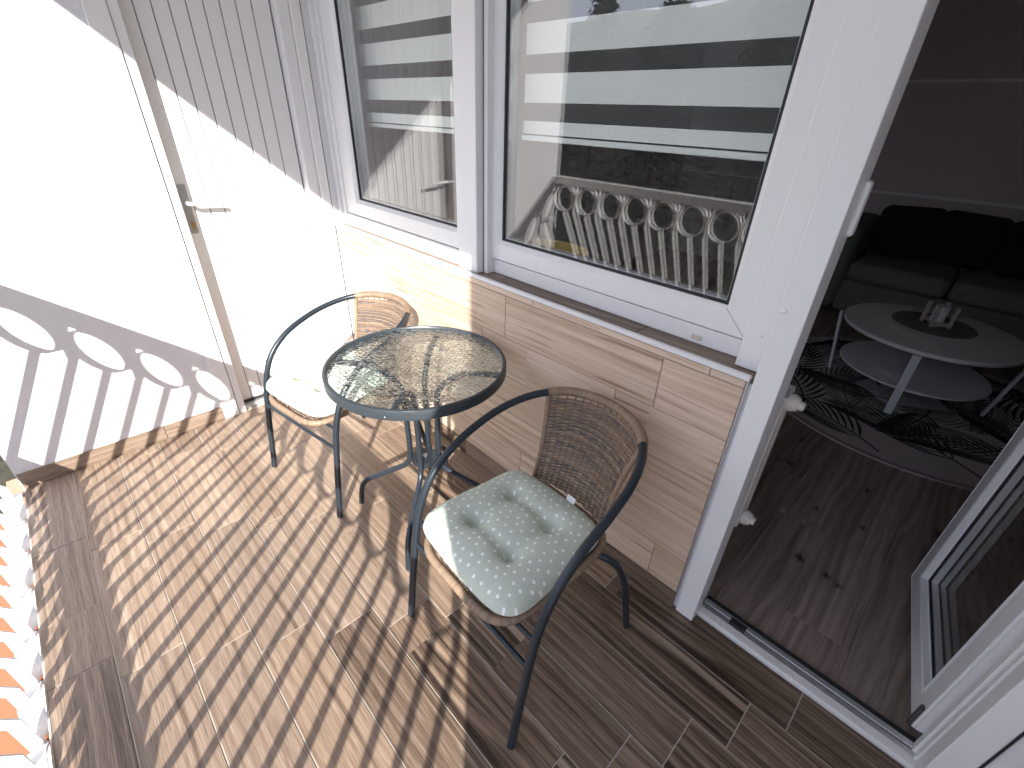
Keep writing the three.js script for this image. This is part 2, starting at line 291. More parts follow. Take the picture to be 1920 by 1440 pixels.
// ---------------------------------------------------------------- windows
function sashFrame(x0, x1, y0, y1, w, z0, z1) { // four mitred members with a sloped inner lip, as one ring
  const ring = (a, zz) => [V(x0 + a, y0 + a, zz), V(x1 - a, y0 + a, zz), V(x1 - a, y1 - a, zz), V(x0 + a, y1 - a, zz)];
  const loops = [ring(0, z0), ring(0, z1 - 0.003), ring(0.003, z1), ring(w - 0.016, z1), ring(w - 0.002, z1 - 0.013), ring(w, z1 - 0.018), ring(w, z0)];
  const pos = [];
  for (let k = 0; k < loops.length - 1; k++) for (let i = 0; i < 4; i++) { const a = loops[k][i], b = loops[k][(i + 1) % 4], c = loops[k + 1][(i + 1) % 4], d = loops[k + 1][i]; for (const p of [a, b, c, a, c, d]) pos.push(p.x, p.y, p.z); }
  const g = new THREE.BufferGeometry(); g.setAttribute('position', new THREE.Float32BufferAttribute(pos, 3)); g.computeVertexNormals(); g.setAttribute('uv', new THREE.Float32BufferAttribute(new Float32Array(pos.length / 3 * 2), 2)); return g;
}
function mitre(xc, yc, sx, z, len) { const g = new THREE.BoxGeometry(len, 0.0012, 0.0006); g.rotateZ(sx * Math.PI / 4); g.translate(xc, yc, z); return g; }
function glazing(win, gx0, gx1, gy0, gy1, z) {
  part(win, 'gasket', [bx(gx0 - 0.001, gx1 + 0.001, gy0 - 0.001, gy0 + 0.006, z - 0.004, z + 0.004), bx(gx0 - 0.001, gx0 + 0.006, gy0 + 0.006, gy1, z - 0.004, z + 0.004), bx(gx1 - 0.006, gx1 + 0.001, gy0 + 0.006, gy1, z - 0.004, z + 0.004)], M.gasket);
  const pg = (zz) => { const g = new THREE.PlaneGeometry(gx1 - gx0 + 0.01, gy1 - gy0 + 0.01); g.translate((gx0 + gx1) / 2, (gy0 + gy1) / 2, zz); return g; };
  part(win, 'glass_pane', pg(z - 0.001), M.pane); part(win, 'glass_pane', pg(z - 0.022), M.pane);
  part(win, 'spacer', [bx(gx0, gx1, gy0 - 0.004, gy0 + 0.010, z - 0.021, z - 0.005), bx(gx0 - 0.002, gx0 + 0.010, gy0 + 0.01, gy1, z - 0.021, z - 0.005), bx(gx1 - 0.010, gx1 + 0.002, gy0 + 0.01, gy1, z - 0.021, z - 0.005)], M.alu);
}
const WT = 2.19;
const winL = thing('window', 'narrower white window next to the boarded door with a striped blind', 'window', [0.55, 0.9, -0.08]);
part(winL, 'frame', [rb(0.0005, 0.03, 0.897, WT, -0.13, -0.030, 0.003), rb(0.0305, 0.062, 0.897, WT, -0.13, -0.044, 0.003), rb(0.0625, 0.112, 0.958, WT, -0.13, -0.052, 0.003), rb(0.0625, 1.02, 0.897, 0.957, -0.13, -0.046, 0.003), bx(0.1125, 1.02, WT - 0.05, WT, -0.13, -0.052)], M.pvc);
part(winL, 'sash', sashFrame(0.1175, 1.05, 0.962, WT - 0.05, 0.076, -0.13, -0.044), M.pvc);
part(winL, 'sash_gap', bx(0.1125, 1.0, 0.9575, 0.9615, -0.12, -0.058), M.gasket);
glazing(winL, 0.1935, 0.974, 1.038, WT - 0.126, -0.064);
const mull = thing('window_mullion', 'white post between the two windows, its lower end in sunlight', 'post', [1.07, 0.9, -0.04]);
part(mull, 'cover', rb(1.016, 1.126, 0.897, WT, -0.13, -0.027, 0.004), M.pvc);
part(mull, 'gap_strip', bx(1.1265, 1.1325, 0.897, WT, -0.13, -0.060), M.gasket);
part(mull, 'side_strip', rb(1.133, 1.152, 0.897, WT, -0.13, -0.056, 0.003), M.pvc);
const winR = thing('window', 'wide white window with a striped blind above the two chairs', 'window', [1.62, 0.9, -0.1]);
part(winR, 'frame', [rb(1.1525, 2.13, 0.897, 0.948, -0.17, -0.092, 0.003), bx(1.1525, 2.13, WT - 0.05, WT, -0.17, -0.095), rb(2.118, 2.14, 0.949, WT - 0.051, -0.17, -0.092, 0.003)], M.pvc);
part(winR, 'sash', sashFrame(1.115, 2.1165, 0.9525, WT - 0.052, 0.072, -0.16, -0.084), M.pvc);
part(winR, 'sash_gap', bx(1.1535, 2.117, 0.9485, 0.952, -0.15, -0.098), M.gasket);
part(winR, 'mitre_line', [mitre(2.0805, 0.9885, -1, -0.0836, 0.092)], M.groove);
part(winR, 'drain_cap', rb(1.974, 2.004, 0.908, 0.922, -0.093, -0.086, 0.005), std({ color: C(0.62, 0.55, 0.47), roughness: 0.5 }), 'small beige drain cap');
glazing(winR, 1.187, 2.0445, 1.0245, WT - 0.126, -0.104);
const jambCover = thing('window_jamb_cover', 'white cover strip standing on the sill beside the wide window', 'trim', [2.15, 0.9, -0.06]);
part(jambCover, 'strip', rb(2.119, 2.1815, 0.8975, WT, -0.14, -0.046, 0.004), M.pvc);
part(jambCover, 'screw_cap', (() => { const g = new THREE.SphereGeometry(0.006, 16, 10); g.scale(1, 1, 0.5); g.translate(2.158, 0.991, -0.046); return g; })(), M.trimWhite);
const post = thing('door_post', 'white full height post between the wide window and the open glass door', 'post', [2.217, 0, -0.03]);
part(post, 'profile', rb(2.187, 2.2465, 0.0005, WT, -0.055, 0.0045, 0.003), M.pvc);
part(post, 'inner_profile', [rb(2.184, 2.2425, 0.0005, WT, -0.078, -0.0555, 0.002), rb(2.184, 2.2385, 0.0005, WT, -0.125, -0.0785, 0.002)], M.pvcIn);
part(post, 'gasket', bx(2.1796, 2.1868, 0.0005, 0.888, -0.05, -0.012), M.gasket);
part(post, 'screw_cap', (() => { const g = new THREE.SphereGeometry(0.007, 16, 10); g.scale(1, 1, 0.5); g.translate(2.199, 1.081, 0.0045); return g; })(), M.trimWhite);
part(post, 'latch_plate', rb(2.2425, 2.256, 1.24, 1.345, -0.085, -0.057, 0.006), M.pvc);
// blinds
function blind(x0, x1, label) {
  const b = thing('striped_blind', label, 'blind', [(x0 + x1) / 2, 1.36, -0.19]);
  for (let k = 0; k < 7; k++) { const y0 = k === 0 ? 1.374 : 1.464 + (k - 1) * 0.1305, y1 = k === 0 ? 1.412 : y0 + 0.0795; part(b, 'fabric_band', bx(x0, x1, y0, Math.min(y1, WT - 0.05), -0.1866, -0.186), M.blindFabric); }
  const th = []; // sheer threads between the bands
  for (let k = 0; k < 6; k++) { const y0 = k === 0 ? 1.412 : 1.5435 + (k - 1) * 0.1305; for (let j = 1; j < 13; j++) th.push(bx(x0, x1, y0 + j * 0.0040 - 0.0004, y0 + j * 0.0040 + 0.0004, -0.1868, -0.1864)); }
  const s = part(b, 'sheer_threads', th, std({ color: C(0.30, 0.31, 0.32), roughness: 0.9 })); s.userData.kind = 'stuff';
  part(b, 'bottom_bar', rb(x0 - 0.004, x1 + 0.004, 1.353, 1.3695, -0.193, -0.181, 0.004), M.blindFabric);
}
blind(0.12, 1.0, 'white striped roller blind behind the narrower window'); blind(1.19, 2.04, 'white striped roller blind behind the wide window');

// ---------------------------------------------------------------- glass door: sill, hinge jamb, open leaf
const doorFrame = thing('glass_door_frame', 'white frame of the glass door with a low metal threshold', 'door frame', [2.55, 0, -0.07]);
part(doorFrame, 'sill', rb(2.243, 2.84, -0.02, 0.016, -0.068, -0.0365, 0.003), M.pvc);
part(doorFrame, 'track', [rb(2.243, 2.84, -0.02, 0.010, -0.086, -0.0705, 0.002), rb(2.243, 2.84, -0.02, 0.014, -0.108, -0.0895, 0.002)], M.alu);
part(doorFrame, 'track_seal', [bx(2.243, 2.84, -0.02, 0.004, -0.0704, -0.0682), bx(2.243, 2.84, -0.02, 0.004, -0.0894, -0.0862), bx(2.243, 2.84, -0.02, 0.008, -0.128, -0.1085)], M.gasket);
part(doorFrame, 'striker', rb(2.335, 2.385, 0.006, 0.019, -0.100, -0.076, 0.003), M.gasket);
part(doorFrame, 'hinge_jamb', [rb(2.838, 2.8935, 0.0005, WT, -0.06, -0.0005, 0.004), rb(2.834, 2.88, 0.0005, WT, -0.083, -0.0605, 0.003), rb(2.828, 2.88, 0.0005, WT, -0.112, -0.0835, 0.003), rb(2.838, 2.88, 0.0005, WT, -0.14, -0.1125, 0.003)], M.pvc);
part(doorFrame, 'wall_seal', bx(2.8938, 2.8965, 0.0005, WT, -0.03, 0.0012), M.gasket);
part(doorFrame, 'hinge', [rb(2.812, 2.838, 0.03, 0.10, -0.152, -0.1405, 0.002), (() => { const g = cyl(0.007, 0.007, 0.085, 14); g.translate(2.806, 0.065, -0.148); return g; })()], std({ color: C(0.12, 0.12, 0.12), roughness: 0.45, metalness: 0.7 }));
{
  const leaf = thing('glass_door_leaf', 'open white framed glass door swung into the dark room', 'door', [2.845, 0.03, -0.141]);
  leaf.rotation.y = Math.atan2(0.594, -0.094);      // from the hinge to the free edge
  const o = [0, 0, 0]; origin.set(leaf, o);
  const Wd = 0.60, Hd = 2.1, w = 0.074;
  const g = sashFrame(0, Wd, 0, Hd, w, -0.035, 0.035); part(leaf, 'sash', g, M.pvc);
  part(leaf, 'rebate', [bx(0.012, Wd - 0.012, -0.008, 0.0, -0.028, 0.018), bx(-0.01, -0.0005, 0.01, Hd, -0.03, 0.012)], M.pvc);
  const back = sashFrame(0.002, Wd - 0.002, 0.002, Hd - 0.002, w, -0.03, 0.034); back.rotateY(Math.PI); back.translate(Wd, 0, 0); part(leaf, 'sash_back', back, M.pvc);
  const pg = (zz) => { const q = new THREE.PlaneGeometry(Wd - 2 * w + 0.01, Hd - 2 * w + 0.01); q.translate(Wd / 2, Hd / 2, zz); return q; };
  part(leaf, 'glass_pane', pg(0.010), M.pane); part(leaf, 'glass_pane', pg(-0.012), M.pane);
  part(leaf, 'gasket', [bx(w - 0.001, Wd - w + 0.001, w - 0.001, w + 0.006, 0.008, 0.016), bx(w - 0.001, w + 0.006, w + 0.006, Hd - w, 0.008, 0.016), bx(Wd - w - 0.006, Wd - w + 0.001, w + 0.006, Hd - w, 0.008, 0.016), bx(w - 0.001, Wd - w + 0.001, w - 0.001, w + 0.006, -0.016, -0.008), bx(w - 0.001, w + 0.006, w + 0.006, Hd - w, -0.016, -0.008), bx(Wd - w - 0.006, Wd - w + 0.001, w + 0.006, Hd - w, -0.016, -0.008)], M.gasket);
  part(leaf, 'spacer', [bx(w, Wd - w, w - 0.004, w + 0.010, -0.010, 0.008), bx(w - 0.002, w + 0.01, w + 0.01, Hd - w, -0.010, 0.008), bx(Wd - w - 0.01, Wd - w + 0.002, w + 0.01, Hd - w, -0.010, 0.008)], M.alu);
}

// ---------------------------------------------------------------- railing
const railing = thing('balcony_railing', 'white belly shaped iron railing with a row of rings under the handrail', 'railing', [1.5, 0, 1.6]);
{
  const prof = [[1.546, 0.975], [1.549, 0.798], [1.778, 0.372], [1.58, 0.075], [1.58, -0.2]]; // (z, y)
  const flat = (pts, x, depth, th, lean = null) => { // flat bar along a profile in the z-y plane
    const D = depth / 2, off = [];
    for (let i = 0; i < pts.length; i++) {
      const a = pts[Math.max(0, i - 1)], b = pts[i], c = pts[Math.min(pts.length - 1, i + 1)];
      let d1 = [b[0] - a[0], b[1] - a[1]], d2 = [c[0] - b[0], c[1] - b[1]]; const l1 = Math.hypot(...d1) || 1, l2 = Math.hypot(...d2) || 1; d1 = d1.map((q) => q / l1); d2 = d2.map((q) => q / l2);
      if (i === 0) d1 = d2; if (i === pts.length - 1) d2 = d1;
      let n = [-(d1[1] + d2[1]), d1[0] + d2[0]]; const ln = Math.hypot(...n); n = n.map((q) => q / ln); const cs = Math.max(0.5, Math.abs(-d1[1] * n[0] + d1[0] * n[1])); off.push([n[0] * D / cs, n[1] * D / cs]);
    }
    const L = pts.map((p, i) => [p[0] + off[i][0], p[1] + off[i][1]]), Rr = pts.map((p, i) => [p[0] - off[i][0], p[1] - off[i][1]]);
    const pos = [], xs = pts.map((p, i) => x + (lean ? lean[i] : 0)), q = (a, b, c, d) => { for (const p of [a, b, c, a, c, d]) pos.push(...p); };
    for (let i = 0; i < pts.length - 1; i++) {
      const A = (p, s, k) => [xs[k] + s * th / 2, p[1], p[0]];
      q(A(L[i], 1, i), A(Rr[i], 1, i), A(Rr[i + 1], 1, i + 1), A(L[i + 1], 1, i + 1)); q(A(L[i], -1, i), A(L[i + 1], -1, i + 1), A(Rr[i + 1], -1, i + 1), A(Rr[i], -1, i));
      q(A(L[i], -1, i), A(L[i], 1, i), A(L[i + 1], 1, i + 1), A(L[i + 1], -1, i + 1)); q(A(Rr[i], 1, i), A(Rr[i], -1, i), A(Rr[i + 1], -1, i + 1), A(Rr[i + 1], 1, i + 1));
    }
    const g = new THREE.BufferGeometry(); g.setAttribute('position', new THREE.Float32BufferAttribute(pos, 3)); g.computeVertexNormals(); g.setAttribute('uv', new THREE.Float32BufferAttribute(new Float32Array(pos.length / 3 * 2), 2)); return g;
  };
  const hoop = (x, y, z, R, depth, th) => { const s = new THREE.Shape(); s.absarc(0, 0, R, 0, Math.PI * 2); const h = new THREE.Path(); h.absarc(0, 0, R - th, 0, Math.PI * 2, true); s.holes.push(h); const g = new THREE.ExtrudeGeometry(s, { depth, bevelEnabled: false, curveSegments: 28 }); g.translate(x, y, z - depth / 2); return toCreasedNormals(g, 0.6); };
  part(railing, 'handrail', rb(0.0, 2.9595, 0.979, 1.031, 1.510, 1.571, 0.006), M.rail);
  const P = 0.2045, x0 = 0.089, D = 0.029;
  for (let i = 0; i < 14; i++) {
    const x = x0 + i * P;
    part(railing, 'ring', hoop(x, 0.882, 1.547, 0.090, 0.030, 0.006), M.rail);
    part(railing, 'bar', flat(prof.slice(1), x, D, 0.006), M.rail);
    part(railing, 'base_ring', hoop(x, -0.062, 1.568, 0.084, 0.048, 0.007), M.rail);
    if (x + P / 2 < 2.95) {
      part(railing, 'bar', flat([[1.546, 0.915], ...prof.slice(1)], x + P / 2, D, 0.006), M.rail);
      for (const s of [-1, 1]) part(railing, 'fork', flat([[1.546, 0.979], [1.546, 0.950], [1.546, 0.910]], x + P / 2, D, 0.005, [s * 0.026, s * 0.016, s * 0.003]), M.rail);
      part(railing, 'anchor', rb(x + P / 2 - 0.007, x + P / 2 + 0.007, -0.060, -0.030, 1.5395, 1.560, 0.004), M.rust, 'rusty anchor on the slab edge');
    }
  }
}

// ---------------------------------------------------------------- bistro table
{
  const cx = 1.255, cz = 0.351, H = 0.70;
  const t = thing('bistro_table', 'round bistro table with a rippled glass top and dark bent tube legs', 'table', [cx, 0, cz]);
  const o = [0, 0, 0]; origin.set(t, o);
  const lathe = (pts) => new THREE.LatheGeometry(pts.map((p) => new THREE.Vector2(...p)), 96);
  part(t, 'rim', toCreasedNormals(lathe([[0.289, 0.664], [0.302, 0.664], [0.304, 0.667], [0.304, 0.694], [0.302, 0.6985], [0.297, 0.700], [0.292, 0.699], [0.290, 0.696], [0.289, 0.690], [0.289, 0.664]]), 0.5), M.rimMetal);
  for (const a of [0.9, 2.45, 4.02, 5.6]) { const g = new THREE.SphereGeometry(0.0028, 10, 8); g.translate(Math.cos(a) * 0.3035, 0.676, Math.sin(a) * 0.3035); part(t, 'rivet', g, M.steel); }
  const ripple = tex(512, 512, (i, j, c) => {
    const wx = 14 * (fbm(i / 40, j / 40, 2) - 0.5), n = fbm((i + wx) / 24, (j - wx) / 24, 2), m = fbm(i / 12 + 9, j / 12, 2); c[0] = c[1] = c[2] = sm(0.25, 0.75, 0.75 * n + 0.25 * m);
  });
  ripple.repeat.set(1.15, 1.15);
  const frost = tex(512, 512, (i, j, c) => { const o = (j * 512 + i) * 4, h = ripple.image.data[o] / 255; c[0] = c[1] = c[2] = 0.05 + 0.26 * sm(0.5, 1.0, h); });
  frost.repeat.set(1.15, 1.15);
  const glass = phy({ color: C(0.88, 0.96, 0.96), roughness: 1, roughnessMap: frost, transmission: 1, thickness: 0, ior: 1.9, bumpMap: ripple, bumpScale: 0.005 });
  const gg = new THREE.CircleGeometry(0.2905, 96); gg.rotateX(-Math.PI / 2); gg.translate(0, 0.694, 0); const glassTop = part(t, 'glass_top', gg, glass, 'rippled clear glass top');
  { // the hammered relief of the underside: shallow glass lenses
    const P = [], N = [], out = (p, n) => { P.push(p.x, p.y, p.z); N.push(n.x, n.y, n.z); }, st = 0.0172;
    for (let j = -21; j <= 21; j++) for (let i = -19; i <= 19; i++) {
      const cx = (i + (j & 1 ? 0.5 : 0)) * st + rr(-0.0022, 0.0022), cz = j * st * 0.87 + rr(-0.0022, 0.0022); if (Math.hypot(cx, cz) > 0.281) continue;
      const a = rr(0, Math.PI), ra = rr(0.0062, 0.0086), rb2 = rr(0.0046, 0.0062), h = rr(0.0004, 0.0009), ca = Math.cos(a), sa = Math.sin(a), S = 12, K = 3;
      const q = (k, m) => { const f = k / K, t2 = m / S * Math.PI * 2, x = Math.cos(t2) * ra * f, z = Math.sin(t2) * rb2 * f; return V(cx + x * ca - z * sa, 0.6935 - h * (1 - f * f) - 0.00005, cz + x * sa + z * ca); };
      const nn = (k, m) => { const f = k / K, t2 = m / S * Math.PI * 2, x = Math.cos(t2) * f * 2 * h / ra, z = Math.sin(t2) * f * 2 * h / rb2; return V(x * ca - z * sa, -1, x * sa + z * ca).normalize(); }, U = V(0, 1, 0);
      for (let m = 0; m < S; m++) {
        for (let k = 0; k < K; k++) { const A = q(k, m), B = q(k + 1, m), D2 = q(k + 1, m + 1), E = q(k, m + 1); out(A, nn(k, m)); out(B, nn(k + 1, m)); out(D2, nn(k + 1, m + 1)); if (k > 0) { out(A, nn(k, m)); out(D2, nn(k + 1, m + 1)); out(E, nn(k, m + 1)); } }
        const c0 = q(K, 0).lerp(q(K, S / 2), 0.5); out(c0, U); out(q(K, m + 1), U); out(q(K, m), U);
      }
    }
    const g = new THREE.BufferGeometry(); g.setAttribute('position', new THREE.Float32BufferAttribute(P, 3)); g.setAttribute('normal', new THREE.Float32BufferAttribute(N, 3)); g.setAttribute('uv', new THREE.Float32BufferAttribute(new Float32Array(P.length / 3 * 2), 2));
    const m = part(glassTop, 'glass_ripples', g, phy({ color: C(0.93, 0.985, 0.98), roughness: 0.0, transmission: 1, thickness: 0.002, ior: 1.5 })); m.userData.kind = 'stuff';
  }
  for (let k = 0; k < 4; k++) {
    const a = THREE.MathUtils.degToRad(50 + k * 90.3), c = Math.cos(a), s = Math.sin(a), p = (r, y) => [c * r, y, s * r];
    part(t, 'leg', sweep(bent([p(0.288, 0.671), p(0.16, 0.671), p(0.062, 0.60), p(0.055, 0.33), p(0.062, 0.245), p(0.272, 0.125), p(0.292, 0.004)], 0.05, 8), 0.0105, 12), M.tube);
  }
  const hub = part(t, 'hub', toCreasedNormals(lathe([[0.0, 0.288], [0.05, 0.288], [0.0505, 0.268], [0.0435, 0.268], [0.043, 0.283], [0.0, 0.283]]), 0.5), M.tube);
  part(hub, 'bolt', [(() => { const g = cyl(0.010, 0.010, 0.006, 6); g.translate(0.0, 0.291, 0); return g; })()], M.steel);
}

// ---------------------------------------------------------------- wicker chairs
function vcol(g, fn) { const p = g.attributes.position, a = new Float32Array(p.count * 3); for (let i = 0; i < p.count; i++) { const c = fn(i, p); a[i * 3] = c[0]; a[i * 3 + 1] = c[1]; a[i * 3 + 2] = c[2]; } g.setAttribute('color', new THREE.BufferAttribute(a, 3)); return g; }
const wickerMat = std({ color: 0xffffff, vertexColors: true, roughness: 0.55 });
const strandCols = [[0.265, 0.182, 0.122], [0.215, 0.148, 0.10], [0.33, 0.238, 0.162], [0.155, 0.116, 0.094], [0.11, 0.09, 0.086], [0.245, 0.17, 0.116]];
function weave(surf, nW, nP, amp, r, ext = 0) {
  const out = [];
  for (let j = 0; j < nW; j++) {
    const t = (j + 0.5) / nW, pts = [], N = nP * 3; const sh = (rnd() - 0.5) * 0.25 / nW;
    for (let i = 0; i <= N; i++) { const s = i / N * 2 - 1, q = surf(s, t + sh), e = 1e-3, a = surf(s + e, t).sub(surf(s - e, t)), b = surf(s, Math.min(1, t + e)).sub(surf(s, Math.max(0, t - e))), n = a.cross(b).normalize(); pts.push(q.addScaledVector(n, amp * Math.sin(i / N * nP * Math.PI + j * Math.PI))); }
    const g = sweep(pts, r, 5, false, false), L = strandCols[Math.floor(rnd() * 6)], K = strandCols[Math.floor(rnd() * 6)], ph = rnd() * 9;
    out.push(vcol(g, (i) => { const m = vn(Math.floor(i / 6) * 0.09 + ph, j * 0.37); return L.map((c, k) => c + (K[k] - c) * sm(0.4, 0.6, m)); }));
  }
  for (let i = 0; i <= nP; i++) { const s = i / nP * 2 - 1, pts = []; for (let j = 0; j <= 16; j++) pts.push(surf(s, -ext * 0 + j / 16 * (1 + ext))); const g = sweep(pts, r * 0.85, 5, false, false), L = strandCols[3]; out.push(vcol(g, () => L)); }
  return out;
}
function coil(pts, R, pitch, closed = false) { // cane wound round a tube
  const cv = new THREE.CatmullRomCurve3(pts, closed, 'centripetal'), len = cv.getLength(), turns = Math.round(len / pitch), n = turns * 4;
  const q = cv.getSpacedPoints(n); if (closed) q.pop();
  const jit = []; for (let i = 0; i <= turns + 1; i++) { const q = 0.80 + 0.34 * rnd(); jit.push([[0.265 * q, 0.185 * q, 0.125 * q], 1 + 0.03 * (rnd() - 0.5)]); }
  const g = sweep(q, (s) => { const k = s * turns; return R * jit[Math.floor(k)][1] * (1 - 0.10 * Math.pow(Math.abs(Math.cos(k * Math.PI)), 3)); }, 10, closed, false);
  return vcol(g, (i) => jit[Math.min(turns, Math.floor(Math.floor(i / 11) / 4))][0]);
}
const hoopPts = (() => { const h = [[0.244, 0.006, 0.270], [0.2435, 0.25, 0.237], [0.243, 0.43, 0.205], [0.243, 0.53, 0.160], [0.242, 0.60, 0.085], [0.239, 0.647, -0.02], [0.224, 0.677, -0.12], [0.187, 0.697, -0.21], [0.130, 0.707, -0.275], [0.06, 0.711, -0.305], [0, 0.712, -0.313]]; return [...h, ...h.slice(0, -1).reverse().map((p) => [-p[0], p[1], p[2]])]; })();
const hoopCurve = curve(hoopPts, 150);
const backSurf = (s, t) => { const xb = 0.142 * s, zb = -0.168 - 0.022 * (1 - s * s), xt = 0.168 * s, zt = -0.309 + 2.65 * xt * xt, k = t * t * 0.35 + t * 0.65; return V(xb + (xt - xb) * t - 0.012 * s * Math.sin(t * Math.PI), 0.418 + (0.686 - 0.418) * t + 0.004 * (1 - s * s) * t, zb + (zt - zb) * k); };
const seatOut = (() => { const p = []; for (let i = 0; i < 40; i++) { const a = i / 40 * Math.PI * 2, c = Math.cos(a), s = Math.sin(a), e = 0.42; p.push(V(0.182 * Math.sign(c) * Math.pow(Math.abs(c), e), 0.408 - 0.004 * s, 0.045 + 0.213 * Math.sign(s) * Math.pow(Math.abs(s), e))); } return p; })();
function makeChair(label) {
  const c = thing('wicker_chair', label, 'chair', [0, 0, 0], 'wicker armchairs at the bistro table'); origin.set(c, [0, 0, 0]);
  part(c, 'frame', [sweep(hoopCurve, 0.0115, 14)], M.tube, 'dark tube hoop forming the arms and front legs');
  for (const s of [-1, 1]) part(c, 'rear_leg', sweep(bent([[s * 0.250, 0.006, -0.232], [s * 0.241, 0.29, -0.165], [s * 0.222, 0.388, -0.12], [s * 0.150, 0.398, -0.085]], 0.07, 10), 0.0105, 12), M.tube);
  part(c, 'stretcher', sweep([V(-0.243, 0.318, 0.226), V(0, 0.318, 0.226), V(0.243, 0.318, 0.226)], 0.0072, 10), M.tube);
  part(c, 'front_brace', sweep([V(-0.243, 0.394, 0.205), V(0.243, 0.394, 0.205)], 0.0065, 8), M.tube);
  part(c, 'rear_brace', sweep([V(-0.170, 0.394, -0.085), V(0.170, 0.394, -0.085)], 0.0065, 8), M.tube);
  part(c, 'backrest', weave(backSurf, 54, 15, 0.0034, 0.0029, 0.06), wickerMat, 'woven brown cane back panel');
  part(c, 'back_edge', [-1, 1].map((s) => { const p = []; for (let i = 0; i <= 14; i++) p.push(backSurf(s * 1.0, i / 14 * 1.07)); return coil(p, 0.0082, 0.0042); }), wickerMat);
  part(c, 'top_wrap', coil(hoopCurve.filter((p) => Math.abs(p.x) < 0.172 && p.z < 0), 0.0146, 0.0043), wickerMat, 'brown cane winding round the top of the back');
  part(c, 'seat_edge', coil(seatOut, 0.0125, 0.0048, true), wickerMat);
  part(c, 'seat', weave((s, t) => V(0.172 * s * Math.pow(Math.max(0.05, 1 - Math.pow(Math.abs(2 * t - 1), 7)), 0.3), 0.408 - 0.012 * (1 - s * s) * Math.sin(t * Math.PI), -0.155 + 0.40 * t), 34, 14, 0.003, 0.003), wickerMat);
  return c;
}
const nearChair = makeChair('wicker armchair in the shade near the glass door, blue green dotted cushion on it');
nearChair.position.set(1.851, 0, 0.404); nearChair.rotation.y = -0.03;
const farChair = nearChair.clone(); farChair.name = numbered('wicker_chair'); scene.add(farChair);
farChair.userData.label = 'wicker armchair in the sun beside the boarded door, pale sunlit cushion on it';
farChair.position.set(0.76, 0, 0.412); farChair.rotation.y = 0.16;

// cushions
const cushTex = (() => {
  const n = 1024, cv = document.createElement('canvas'); cv.width = cv.height = n; const g = cv.getContext('2d');
  g.fillStyle = 'rgb(198,206,191)'; g.fillRect(0, 0, n, n);
  let s = 5; const r = () => { s = (s * 1664525 + 1013904223) >>> 0; return s / 4294967296; };
  for (let i = 0; i < 5200; i++) { g.fillStyle = r() < 0.5 ? 'rgba(176,186,172,0.25)' : 'rgba(214,219,206,0.22)'; const h = r() < 0.5; g.fillRect(r() * n, r() * n, h ? 22 : 2, h ? 2 : 22); }
  g.fillStyle = 'rgb(248,249,246)';
  const st = n / 14.5; for (let j = -1; j < 19; j++) for (let i = -1; i < 16; i++) { const x = (i + (j % 2 ? 0.5 : 0)) * st + (r() - 0.5) * 26, y = j * st * 0.86 + (r() - 0.5) * 26; g.beginPath(); g.ellipse(x, y, 9.8 + r() * 1.6, 9.8 + r() * 1.6, 0, 0, 7); g.fill(); }
  const t = new THREE.CanvasTexture(cv); t.colorSpace = THREE.SRGBColorSpace; t.magFilter = THREE.LinearFilter; return t;
})();
const clothBump = tex(256, 256, (i, j, c) => { c[0] = c[1] = c[2] = 0.5 + 0.25 * Math.sin(i * Math.PI / 2) * Math.sin(j * Math.PI / 2) + 0.35 * (vn(i / 2, j / 2) - 0.5); }); clothBump.repeat.set(2.5, 2.5);
const cushMat = std({ map: cushTex, roughness: 0.92, bumpMap: clothBump, bumpScale: 0.0006 });
function cushionGeo() {
  const n = 88, pos = [], uv = [], idx = []; const tuft = [[-0.075, -0.072], [0.078, -0.07], [-0.072, 0.075], [0.074, 0.078]];
  const half = 0.194;
  for (const side of [1, -1]) for (let j = 0; j <= n; j++) for (let i = 0; i <= n; i++) {
    const u = i / n * 2 - 1, v = j / n * 2 - 1, r = Math.max(Math.abs(u), Math.abs(v)) || 1e-6, L = Math.pow(Math.pow(Math.abs(u), 6.5) + Math.pow(Math.abs(v), 6.5), 1 / 6.5) || 1e-6, k = r / L;
    let x = u * k * half, z = v * k * half; x *= 1 + 0.03 * v + 0.02 * Math.sin(3 * v); z *= 1 + 0.02 * Math.sin(2.5 * u + 1);
    const e = r; let h = 0.044 * Math.pow(Math.max(0, 1 - Math.pow(e, 4.2)), 0.5);
    if (side > 0) {
      let dip = 0; for (const [tx, tz] of tuft) { const d = Math.hypot(x - tx, z - tz); dip += 0.020 * Math.exp(-d * d / (2 * 0.012 ** 2)) + 0.014 * Math.exp(-d * d / (2 * 0.032 ** 2)); }
      for (const q of [-0.073, 0.076]) { dip += 0.010 * Math.exp(-((x - q) ** 2) / (2 * 0.014 ** 2)) * sm(0.12, 0.07, Math.abs(z)) + 0.010 * Math.exp(-((z - q) ** 2) / (2 * 0.014 ** 2)) * sm(0.12, 0.07, Math.abs(x)); }
      h = h * 1.25 - Math.min(dip, h * 1.05) + 0.0018 * (fbm(x * 60 + 20, z * 60 + 20, 2) - 0.5) * Math.min(1, h * 60);
    } else h = -0.45 * h;
    pos.push(x, h + 0.0, z); uv.push(x / 0.40 + 0.5, z / 0.40 + 0.5);
  }
  const q = (n + 1) * (n + 1);
  for (let j = 0; j < n; j++) for (let i = 0; i < n; i++) { const a = j * (n + 1) + i, b = a + 1, c = a + n + 1, d = c + 1; idx.push(a, c, b, b, c, d, a + q, b + q, c + q, b + q, d + q, c + q); }
  const g = new THREE.BufferGeometry(); g.setAttribute('position', new THREE.Float32BufferAttribute(pos, 3)); g.setAttribute('uv', new THREE.Float32BufferAttribute(uv, 2)); g.setIndex(idx); g.computeVertexNormals(); return g;
}
